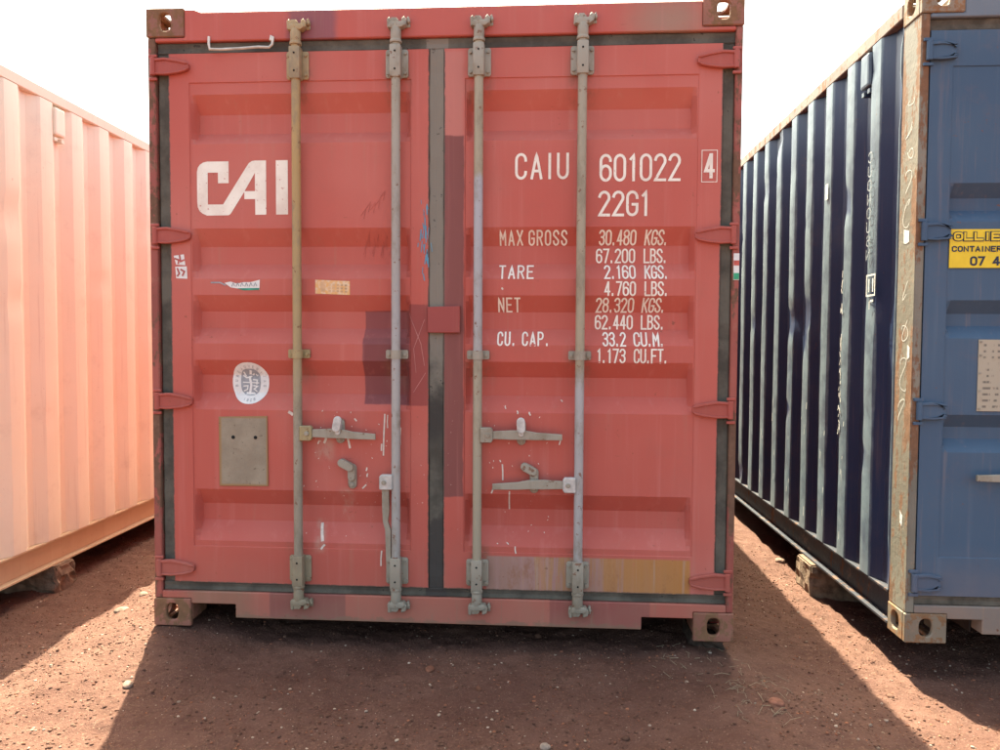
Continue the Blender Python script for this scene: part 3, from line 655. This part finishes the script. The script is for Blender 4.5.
line('CAIU', 1.535, 1.753, 1.879, 1.986, .0108, gap=.66); line('601022', 1.876, 2.200, 1.868, 1.979, .0110, gap=.46); line('22G1', 1.872, 2.080, 1.729, 1.832, .0110, gap=.46)
i4 = Ink(TR); i4.text('4', 2.290, 2.334, 1.876, 1.977, .013); i4.stroke([(2.282, 1.863), (2.342, 1.863), (2.342, 1.988), (2.282, 1.988), (2.282, 1.863)], .0028); i4.build('lettering', WHT, dr)
wt = .0068
for t, x0, x1, r in [('MAX', 1.472, 1.569, 0), ('GROSS', 1.591, 1.750, 0), ('30.480', 1.878, 2.030, 0), ('KGS.', 2.063, 2.158, 0), ('67.200', 1.868, 2.028, 1), ('LBS.', 2.062, 2.158, 1), ('TARE', 1.470, 1.614, 2), ('2.160', 1.900, 2.028, 2), ('KGS.', 2.062, 2.158, 2),
                     ('4.760', 1.900, 2.028, 3), ('LBS.', 2.062, 2.158, 3), ('NET', 1.467, 1.560, 4), ('28.320', 1.868, 2.024, 4), ('KGS.', 2.055, 2.150, 4), ('62.440', 1.866, 2.022, 5), ('LBS.', 2.054, 2.150, 5), ('CU.', 1.465, 1.542, 6), ('CAP.', 1.567, 1.680, 6),
                     ('33.2', 1.896, 1.992, 6), ('CU.M.', 2.022, 2.146, 6), ('1.173', 1.872, 1.990, 7), ('CU.FT.', 2.022, 2.160, 7)]:
    z1 = [1.677, 1.605, 1.537, 1.468, 1.402, 1.333, 1.263, 1.195][r]; line(t, x0, x1, z1-.060, z1, wt, gap=.72 if t in ('MAX', 'GROSS', 'TARE', 'NET', 'CAP.', 'CU.') else .45, slant=.05 if 'KGS' in t else 0)
# round emblem sticker
SG = plain('sticker_grey', (.30, .32, .34), .5, .15, 60, bump=0); SW = plain('sticker_white', (.74, .73, .70), .5, .06, 40, bump=0)
i = Ink(T); cx, cz = .411, 1.040; i.disc(cx, cz, .0795, .0885, .92, .0012, egg=.03); em = i.build('emblem_sticker', SW, dl); tag(em, 'white oval certificate sticker with grey crest')
i = Ink(T); i.disc(cx, cz+.004, .043, .057, .72, .0020); i.build('crest', SG, em)
i = Ink(T)
for st, w_ in [([(cx+.004, cz+.05), (cx-.004, cz+.02), (cx+.002, cz-.01), (cx-.004, cz-.045)], .010), ([(cx-.03, cz+.03), (cx-.018, cz+.022), (cx-.004, cz+.024), (cx+.016, cz+.038)], .006), ([(cx-.026, cz+.045), (cx-.02, cz+.03)], .006), ([(cx+.012, cz+.014), (cx+.028, cz+.012), (cx+.026, cz-.004)], .006),
               ([(cx-.032, cz+.002), (cx+.034, cz)], .005), ([(cx-.03, cz-.014), (cx-.012, cz-.012), (cx-.014, cz-.028), (cx-.028, cz-.034)], .005), ([(cx+.012, cz-.012), (cx+.03, cz-.014), (cx+.014, cz-.026), (cx+.026, cz-.036)], .005), ([(cx-.02, cz-.046), (cx+.02, cz-.046)], .005)]: i.stroke(st, w_, .006)
i.k = 0; i.mb.v = [(a, b-.0012, c_) for a, b, c_ in i.mb.v]; i.build('crest_figure', SW, em)
i = Ink(T)
def ringtext(i, txt, a0, a1, rx, rz, h):
    for k, ch in enumerate(txt):
        th = math.radians(a0+(a1-a0)*k/(len(txt)-1)); px, pz = cx+rx*math.cos(th), cz+rz*math.sin(th); t = th-math.pi/2
        for st in GL.get(ch, []): i.stroke([(px+((a-.5)*h*.55)*math.cos(t)-((b-.5)*h)*math.sin(t), pz+((a-.5)*h*.55)*math.sin(t)+((b-.5)*h)*math.cos(t)) for a, b in st], .0016)
for a_ in (('BUREAU', 190, 105, .062, .071, .011), ('VERITAS', 88, -10, .062, .071, .011), ('1828', 250, 290, .062, .073, .010)):
    i = Ink(T); ringtext(i, *a_); i.mb.v = [(a, b-.0008, c_) for a, b, c_ in i.mb.v]; i.build('emblem_lettering', SG, em)
# torn strip, orange sticker and edge stickers
i = Ink(T); i.poly([(.318, 1.461), (.345, 1.466), (.372, 1.458), (.402, 1.464), (.43, 1.464), (.470, 1.474), (.468, 1.432), (.40, 1.430), (.372, 1.438), (.345, 1.442)]); s = i.build('torn_sticker', SW, dl); tag(s, 'torn white and green sticker remnant')
i = Ink(T); i.poly([(.372, 1.4385), (.468, 1.4395), (.4675, 1.4315), (.40, 1.4295)], off=.0018); i.build('green_band', plain('sticker_green', (.05, .30, .20), .5, bump=0), s)
i = Ink(T)
for k in range(6): x = .35+k*.019; i.stroke([(x, 1.447), (x+.006, 1.461), (x+.012, 1.449)], .0035, .01)
i.stroke([(.262, 1.462), (.30, 1.462), (.322, 1.452)], .006); i.mb.v = [(a, b-.001, c_) for a, b, c_ in i.mb.v]; i.build('torn_print', SG, s)
g = G('sticker_orange'); c = g.mix(g.step(g.noise(60, 4, .6), .4, .65), (.74, .42, .16), (.72, .55, .38)); SO_ = g.done(c, .55)
i = Ink(T); i.rect(.706, .852, 1.417, 1.474, skew=-.006); s = i.build('orange_sticker', SO_, dl); tag(s, 'faded orange and cream sticker')
i = Ink(T); i.rect(.728, .748, 1.425, 1.465, off=.0017, n=2)
for k in range(5):
    for j in range(3): i.rect(.762+k*.017, .772+k*.017, 1.424+j*.013-.001*k, 1.432+j*.013-.001*k, off=.0017, n=1)
i.build('sticker_print', plain('faded_print', (.60, .38, .22), .6, bump=0), s)
i = Ink(T); i.poly([(.102, 1.574), (.146, 1.580), (.152, 1.535), (.112, 1.537)]); i.poly([(.108, 1.528), (.158, 1.530), (.160, 1.478), (.112, 1.480)]); s = i.build('peeling_sticker', SW, dl)
i = Ink(T)
for st in ([(.108, 1.562), (.124, 1.556), (.122, 1.542)], [(.128, 1.574), (.132, 1.55), (.146, 1.556)], [(.118, 1.52), (.126, 1.50), (.118, 1.49)], [(.134, 1.516), (.148, 1.508), (.140, 1.492)]): i.stroke(st, .007)
i.mb.v = [(a, b-.001, c_) for a, b, c_ in i.mb.v]; i.build('sticker_print', plain('red_print', (.42, .10, .09), .6, bump=0), s)
MB().box(2.412, 2.4345, .0035, .0058, 1.472, 1.578).build('post_sticker', SW, red); s = bpy.data.objects['post_sticker']
MB().box(2.4125, 2.434, .0028, .0034, 1.474, 1.500).build('green_band', plain('edge_green', (.05, .35, .18), .5, bump=0), s); MB().box(2.4125, 2.434, .0028, .0034, 1.53, 1.55).build('red_band', plain('edge_red', (.5, .1, .08), .5, bump=0), s)
# drips, splashes and scratches of pale paint
PP = plain('spilt_paint', (.66, .58, .50), .6, .12, 60, bump=0)
R = random.Random(4)
for to3, ob, lst in ((T, dl, [((.998, .915), (.992, .745), .006), ((1.010, .912), (1.010, .86), .004), ((.985, .79), (.984, .765), .006), ((1.063, .90), (1.06, .875), .004), ((1.066, .86), (1.064, .79), .004), ((.872, .895), (.878, .888), .006), ((.75, .82), (.742, .795), .010), ((.838, .822), (.85, .775), .009), ((.922, .69), (.92, .68), .006), ((.925, .665), (.923, .655), .006), ((.918, .618), (.905, .605), .006), ((.72, .80), (.715, .79), .006), ((.985, .34), (.982, .28), .006), ((.72, .44), (.73, .38), .012), ((.74, .36), (.728, .345), .008), ((.47, .70), (.47, .68), .006), ((.593, .92), (.605, .912), .012)]),
                     (TR, dr, [((1.490, .712), (1.492, .65), .006), ((1.52, .60), (1.518, .52), .006), ((1.452, .62), (1.446, .595), .006), ((1.728, .825), (1.724, .80), .005), ((1.60, .93), (1.604, .92), .006), ((1.55, .935), (1.552, .925), .005), ((1.385, .985), (1.386, .975), .006), ((1.48, .73), (1.482, .725), .005), ((1.50, .955), (1.502, .945), .004), ((1.73, .98), (1.735, .975), .004), ((1.545, .37), (1.548, .345), .005), ((1.51, .385), (1.516, .38), .004), ((1.40, .215), (1.402, .19), .005), ((1.485, 1.44), (1.487, 1.436), .006)])):
    i = Ink(to3)
    for a, b, w_ in lst: i.stroke([a, ((a[0]+b[0])/2+R.uniform(-.002, .002), (a[1]+b[1])/2), b], w_, .01)
    for k in range(28): a = (R.uniform(.64, 1.02) if ob is dl else R.uniform(1.40, 1.72), R.uniform(.38, .93)); i.stroke([a, (a[0]+R.uniform(-.003, .003), a[1]-R.uniform(.001, .005))], R.uniform(.0015, .0035))
    i.build('paint_splashes', PP, ob)['kind'] = 'stuff'
i = Ink(T); BS = plain('blue_scuff', (.10, .26, .36), .6, .2, bump=0)
for k in range(26): x = 1.165+R.gauss(0, .009); z = 1.66+R.gauss(0, .075); i.stroke([(x, z), (x+R.uniform(-.006, .006), z-R.uniform(.01, .05))], R.uniform(.002, .005))
i.build('blue_scuff', BS, dl)['kind'] = 'stuff'
# chalk scribble on the left leaf, scratches on the maroon patch
i = Ink(T); SCR = plain('dark_scribble', (.40, .098, .078), .7, bump=0)
for k in range(7): x = .90+k*.018; z = 1.60+R.uniform(-.02, .03); i.stroke([(x, z), (x+.014, z+R.uniform(.02, .06)), (x+.006, z-.01)], .0025)
for k in range(5): x = .90+k*.02; z = 1.755+R.uniform(-.02, .02)+k*.01; i.stroke([(x, z), (x+.02, z+.03), (x+.012, z-.012)], .002)
i.build('scribble', SCR, dl)['kind'] = 'stuff'
i = Ink(T); i.stroke([(1.10, 1.335), (1.15, 1.21), (1.165, 1.12)], .0022); i.stroke([(1.165, 1.31), (1.12, 1.19), (1.13, 1.09)], .0018); i.stroke([(1.12, 1.01), (1.17, 1.09)], .002)
i.build('scratches', plain('scratch_pink', (.50, .22, .20), .7, bump=0), dl)

# ------------------------------------------------------------------ blue container on the right
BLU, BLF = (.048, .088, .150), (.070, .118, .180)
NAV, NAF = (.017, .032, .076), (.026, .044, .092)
def ridge(g, c):     # chalky rib crests, with grazing sunlight painted into their lighter colour
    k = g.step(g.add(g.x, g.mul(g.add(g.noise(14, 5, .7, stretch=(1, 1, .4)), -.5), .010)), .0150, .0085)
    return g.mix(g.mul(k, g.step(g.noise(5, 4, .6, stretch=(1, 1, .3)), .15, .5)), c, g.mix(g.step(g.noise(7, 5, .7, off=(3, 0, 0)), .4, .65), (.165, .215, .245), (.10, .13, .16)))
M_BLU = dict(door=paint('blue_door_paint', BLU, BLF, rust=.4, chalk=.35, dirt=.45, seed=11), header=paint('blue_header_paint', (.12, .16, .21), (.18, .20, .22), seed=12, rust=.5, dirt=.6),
 sill=paint('blue_sill_paint', (.15, .16, .16), (.20, .19, .17), seed=13, rust=.8, dirt=.9), hinge=paint('blue_hinge_paint', BLU, BLF, seed=14, rust=.5),
 post=rusty('tan_post_paint', (.235, .21, .165), (.15, .078, .044), amt=.50, seed=5, stretch=(1, 1, .22)), casting=rusty('tan_casting_rust', (.27, .21, .15), (.19, .10, .05), amt=.55, seed=8, stretch=(1, 1, .8), fs=16),
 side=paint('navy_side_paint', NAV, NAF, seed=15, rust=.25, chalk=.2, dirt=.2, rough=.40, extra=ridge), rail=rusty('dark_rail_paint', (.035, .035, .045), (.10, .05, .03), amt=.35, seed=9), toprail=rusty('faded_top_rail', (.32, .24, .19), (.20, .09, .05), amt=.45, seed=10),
 seal=plain('blue_seal', (.10, .085, .065), .85, .4), under=M_RED['under'], dark=M_RED['dark'])
GB_ = [(z, z-.052, z-.100, z-.150) for z in (1.822, 1.366, .915)]
EL = Door(.042, 1.1825, .128, 1.108, .189, 2.4075, GB_, .345, 2.27, seed=23); ER = Door(1.2455, 2.3875, 1.331, 2.266, .189, 2.4075, GB_, .345, 2.27, seed=29)
BXo, BYo, BZo = 3.1054, -.0147, .0267
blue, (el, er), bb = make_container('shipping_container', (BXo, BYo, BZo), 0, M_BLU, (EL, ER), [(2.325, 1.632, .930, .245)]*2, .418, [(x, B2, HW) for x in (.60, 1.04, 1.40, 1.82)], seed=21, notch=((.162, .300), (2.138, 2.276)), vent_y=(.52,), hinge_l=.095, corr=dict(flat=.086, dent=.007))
tag(blue, 'dark blue shipping container with a rusty tan corner post, on the right', 'container', 'shipping containers in the yard')
lever(bb[0], HW, .60, .672, (.243, .671)); lever(bb[2], HW, 1.40, .84, (1.735, .834))
TB = EL.to3(); YEL = plain('sign_yellow', (.80, .56, .04), .45, .05, 20, bump=0); INK = plain('sign_ink', (.02, .03, .06), .5, .1, bump=0)
mb = MB().box(.134, .62, .0105, .0145, 1.492, 1.642); sg = mb.build('sign', YEL, el); tag(sg, 'yellow sign reading OLLIE CONTAINER 07 4')
fl = lambda off0: (lambda x, z, off: (x, .0105-off-off0, z))
def sign(t, x0, x1, z0, z1, w_, mat, o, **k): i = Ink(fl(o)); i.text(t, x0, x1, z0, z1, w_, **k); return i.build('sign_lettering', mat, sg)
sign('OLLIE', .144, .326, 1.594, 1.634, .0150, INK, 0, gap=.42); sign('OLLIE', .1475, .3225, 1.5975, 1.6305, .0075, YEL, .0022, gap=.42)
sign('CONTAINER', .142, .330, 1.554, 1.577, .0050, INK, 0, gap=.5); sign('07', .212, .268, 1.500, 1.537, .0075, INK, 0, gap=.45); sign('4', .296, .326, 1.500, 1.537, .0075, INK, 0)
g = G('blue_data_plate'); ln = g.math('SINE', g.mul(g.z, 260)); c = g.mix(g.mul(g.mul(g.step(ln, .2, .6), g.step(g.noise(60, 3, .6, stretch=(1, 1, .2)), .45, .55)), g.box(.275, .44, .94, 1.20, .004)), (.42, .36, .27), (.17, .15, .12))
c = g.mix(g.mul(g.step(g.noise(12, 4), .55, .7), .5), c, (.30, .22, .14))
dp2 = MB().box(.256, .46, .0105, .0155, .930, 1.212).build('data_plate', g.done(c, .6), el, bevel=.001)
mb = MB()
for z in (.94, 1.01, 1.08, 1.15, 1.203): mb.tube([(.264, .0104, z), (.264, .007, z)], .005, 8)
mb.build('rivets', HW, dp2)['kind'] = 'stuff'
# side markings, post scrawl
sd = lambda x_: (lambda y, z, off: (x_-off, y, z))
DUL = plain('worn_marking', (.26, .28, .29), .8, .5, 60, bump=0)
CHK = plain('chalk_mark', (.62, .60, .55), .8, .2, 80, bump=0)
i = Ink(sd(.003))
R = random.Random(21)
for z, n_, h_ in ((2.18, 5, .05), (2.07, 7, .07), (1.97, 6, .06), (1.86, 5, .07), (1.74, 8, .08), (1.42, 5, .06), (1.27, 9, .09), (1.10, 9, .10), (.95, 6, .07)):
    y_ = R.uniform(.07, .09); p1, p2 = R.uniform(0, 6), R.uniform(0, 6); k1, k2 = R.uniform(.7, 1.2), R.uniform(.5, .9)
    i.stroke([(y_+.026*math.sin(p1+k1*t), z+h_*.5*math.sin(p2+k2*t)-.006*t) for t in [n_*q_/22 for q_ in range(23)]], .0028, .006)
i.poly([(.060, 1.645), (.105, 1.655), (.105, 1.60), (.085, 1.595), (.060, 1.60)]); i.poly([(.03, 1.18), (.05, 1.19), (.05, 1.13), (.03, 1.14)]); i.poly([(.05, .50), (.075, .52), (.072, .47), (.055, .455)])
tag(i.build('chalk_scrawl', CHK, blue), 'pale scrawl and scraps on the tan post', kind='stuff')
i = Ink(sd(.0035)); yc = .418
for k, ch in enumerate('CU0N0U6N'):
    for st in GL[ch]: i.stroke([(yc+.012+a*.034, 2.05-k*.062-.045+b*.045) for a, b in st], .006)
i.build('side_lettering', DUL, blue)
i = Ink(sd(.0035)); 
i.stroke([(yc-.05, 1.50), (yc+.035, 1.50), (yc+.035, 1.41), (yc-.05, 1.41), (yc-.05, 1.50)], .008); i.stroke([(yc-.03, 1.48), (yc-.03, 1.43)], .012); i.stroke([(yc+.01, 1.48), (yc+.01, 1.43)], .010); i.stroke([(yc-.035, 1.385), (yc-.01, 1.385)], .01); i.stroke([(yc+.0, 1.38), (yc+.0, 1.35)], .006)
i.build('side_label', CHK, blue)
i = Ink(sd(.0035)); R = random.Random(9)
for k in range(34): z = R.uniform(.75, 1.55); y = yc+.278+.045+R.uniform(-.012, .006); i.stroke([(y, z), (y+R.uniform(-.01, .01), z-R.uniform(.008, .03))], R.uniform(.004, .010))
for k in range(6):
    for j in range(5): y = yc+.278*(k+1)-.03+R.uniform(-.02, .06); z = R.uniform(.2, .9); i.stroke([(y, z), (y+.004, z-R.uniform(.01, .05))], R.uniform(.002, .006))
i.build('flaked_paint', CHK, blue)['kind'] = 'stuff'
i = Ink(sd(.0035)); i.rect(yc+.278*2-.02, yc+.278*2+.02, 1.94, 2.02, n=1); i.build('tag', CHK, blue)

# ------------------------------------------------------------------ cream container on the left
CRM, CRF = (.79, .715, .57), (.81, .75, .62)
cp = paint('cream_paint', CRM, CRF, rust=.16, chalk=.2, dirt=.34, seed=31)
M_CRM = dict(door=cp, header=cp, sill=cp, hinge=cp, post=cp, casting=rusty('cream_casting', (.62, .44, .29), amt=.2, seed=12), side=cp, rail=paint('cream_rail_paint', (.55, .40, .25), (.59, .46, .31), rust=.3, dirt=.4, seed=33), toprail=paint('cream_top_rail', (.72, .60, .48), (.74, .62, .50), rust=.2, dirt=.3, seed=34), seal=M_BLU['seal'], under=M_RED['under'], dark=M_RED['dark'])
CL = Door(.0755, 1.1825, .176, 1.108, .189, 2.4075, GR, .345, 2.288, seed=43); CR = Door(1.2455, 2.3875, 1.331, 2.266, .189, 2.4075, GR, .345, 2.288, seed=49)
th = .035; px, py = -.970+.05*math.sin(th), -.05
cream, _, cb = make_container('shipping_container', (px-W*math.cos(th), py-W*math.sin(th), -.0235), th, M_CRM, (CL, CR), HZ, .60, [(x, B2, HW) for x in (.64, 1.05, 1.39, 1.80)], seed=41, vent_y=(.985,))
tag(cream, 'pale cream shipping container with ribbed side wall, on the left', 'container', 'shipping containers in the yard')
lever(cb[0], HW, .64, .838, (.968, .826)); lever(cb[2], HW, 1.39, .84, (1.735, .834))

# ------------------------------------------------------------------ blocks under the outer containers, stones, twigs
def block(name, x0, x1, y0, y1, ztop, label, mat, seed):
    R = random.Random(seed); cx, cy = (x0+x1)/2, (y0+y1)/2; zb = float(gz(cx, cy))-.05
    bm = bmesh.new(); bmesh.ops.create_cube(bm, size=1); bmesh.ops.subdivide_edges(bm, edges=bm.edges, cuts=5, use_grid_fill=True)
    for v in bm.verts:
        c = v.co; x, y, z = c.x*(x1-x0), c.y*(y1-y0), c.z*(ztop-zb)
        k = .010 if abs(c.z) < .49 else .0; v.co = (x+R.uniform(-1, 1)*k, y+R.uniform(-1, 1)*k, z+(ztop+zb)/2-zb)
    ed = [e for e in bm.edges if e.calc_face_angle(0) > .9]; bmesh.ops.bevel(bm, geom=ed, offset=.008, segments=2, affect='EDGES')
    me = bpy.data.meshes.new(name); bm.to_mesh(me); bm.free(); me.materials.append(mat); o = link(name, me); o.location = (cx, cy, zb)
    return tag(o, label, 'block', 'blocks under the containers')
DK = plain('dark_timber', (.06, .04, .03), .9, .4, 22, bump=.006); WD = plain('weathered_timber', (.17, .11, .075), .9, .4, 22, bump=.006); CN = plain('dusty_concrete', (.30, .23, .175), .95, .3, 25, bump=.005)
block('support_block', 3.082, 3.46, 1.00, 1.22, BZo+.0115, 'rough brown block under the bottom rail of the blue container', WD, 2)
block('support_block', -1.40, -.985, .80, .97, -.0125, 'squat timber block under the bottom rail of the cream container', WD, 3)
block('support_block', 2.290, 2.425, .085, .30, -.0005, 'thin dark slab under the right front corner of the red container', DK, 5)
def stone(x, y, s, c, label, seed):
    R = random.Random(seed); bm = bmesh.new(); bmesh.ops.create_icosphere(bm, subdivisions=3, radius=s)
    for v in bm.verts:
        d = 1+.30*float(fbm(np.array(v.co.x*.9/s+seed), np.array(v.co.y*.9/s+v.co.z/s), 1.1, 3, seed)); v.co *= d; v.co.z *= .62; v.co.x *= 1.2
    me = bpy.data.meshes.new('stone'); bm.to_mesh(me); bm.free(); me.polygons.foreach_set('use_smooth', [True]*len(me.polygons))
    me.materials.append(plain('stone_%d' % seed, tuple(k*.8 for k in c), .9, .3, 40, bump=.004)); o = link('stone', me); o.location = (x, y, float(gz(x, y))+s*.25); o.rotation_euler.z = R.uniform(0, 6)
    return tag(o, label, 'stone', 'larger stones on the ground')
def gpix(u, v, z=-.07):
    d = fw+rr*((u-500)/FPX)+uu*((375-v)/FPX); t = (z-CZ)/d.z; return CX+d.x*t, CY+d.y*t
for u, v, s, c, lb in [(123, 606, .032, (.27, .19, .14), 'pale stone on the sunlit strip left of the red container'), (143, 585, .022, (.26, .18, .13), 'small pale stone behind the larger one left of the red container'),
                       (545, 743, .016, (.34, .26, .21), 'small pale stone at the bottom edge, below the middle of the red container'), (430, 668, .018, (.25, .10, .06), 'orange brown lump of earth in front of the red container'),
                       (776, 712, .022, (.27, .11, .07), 'rust coloured stone beside the dry twigs on the right'), (780, 553, .030, (.25, .15, .11), 'brown stone on the sunlit strip beside the blue container'), (128, 690, .020, (.30, .19, .14), 'stone at the shadow edge in the left foreground')]:
    x, y = gpix(u, v); stone(x, y, s, c, lb, int(u))
R = random.Random(12); mb = MB()
for k in range(46):
    u, v = R.gauss(755, 26), R.gauss(700, 17); x, y = gpix(u, min(v, 748)); a = R.uniform(0, 6.28); l_ = R.uniform(.02, .075); z = float(gz(x, y))
    x2, y2 = x+l_*math.cos(a), y+l_*math.sin(a); mb.tube([(x, y, z+.003), ((x+x2)/2+R.uniform(-.01, .01), (y+y2)/2, z+R.uniform(.006, .02)), (x2, y2, float(gz(x2, y2))+.004)], R.uniform(.0006, .0014), 5)
for k in range(24):
    u, v = R.uniform(640, 740), R.gauss(665, 12); x, y = gpix(u, v); a = R.uniform(0, 6.28); l_ = R.uniform(.015, .04); z = float(gz(x, y)); x2, y2 = x+l_*math.cos(a), y+l_*math.sin(a)
    mb.tube([(x, y, z+.003), (x2, y2, float(gz(x2, y2))+.006)], R.uniform(.0008, .0016), 5)
tag(mb.build('dry_twigs', plain('dry_straw', (.24, .18, .12), .9, .3, 40, bump=0)), 'scatter of dry twigs and straw on the soil at lower right', 'twigs', kind='stuff')
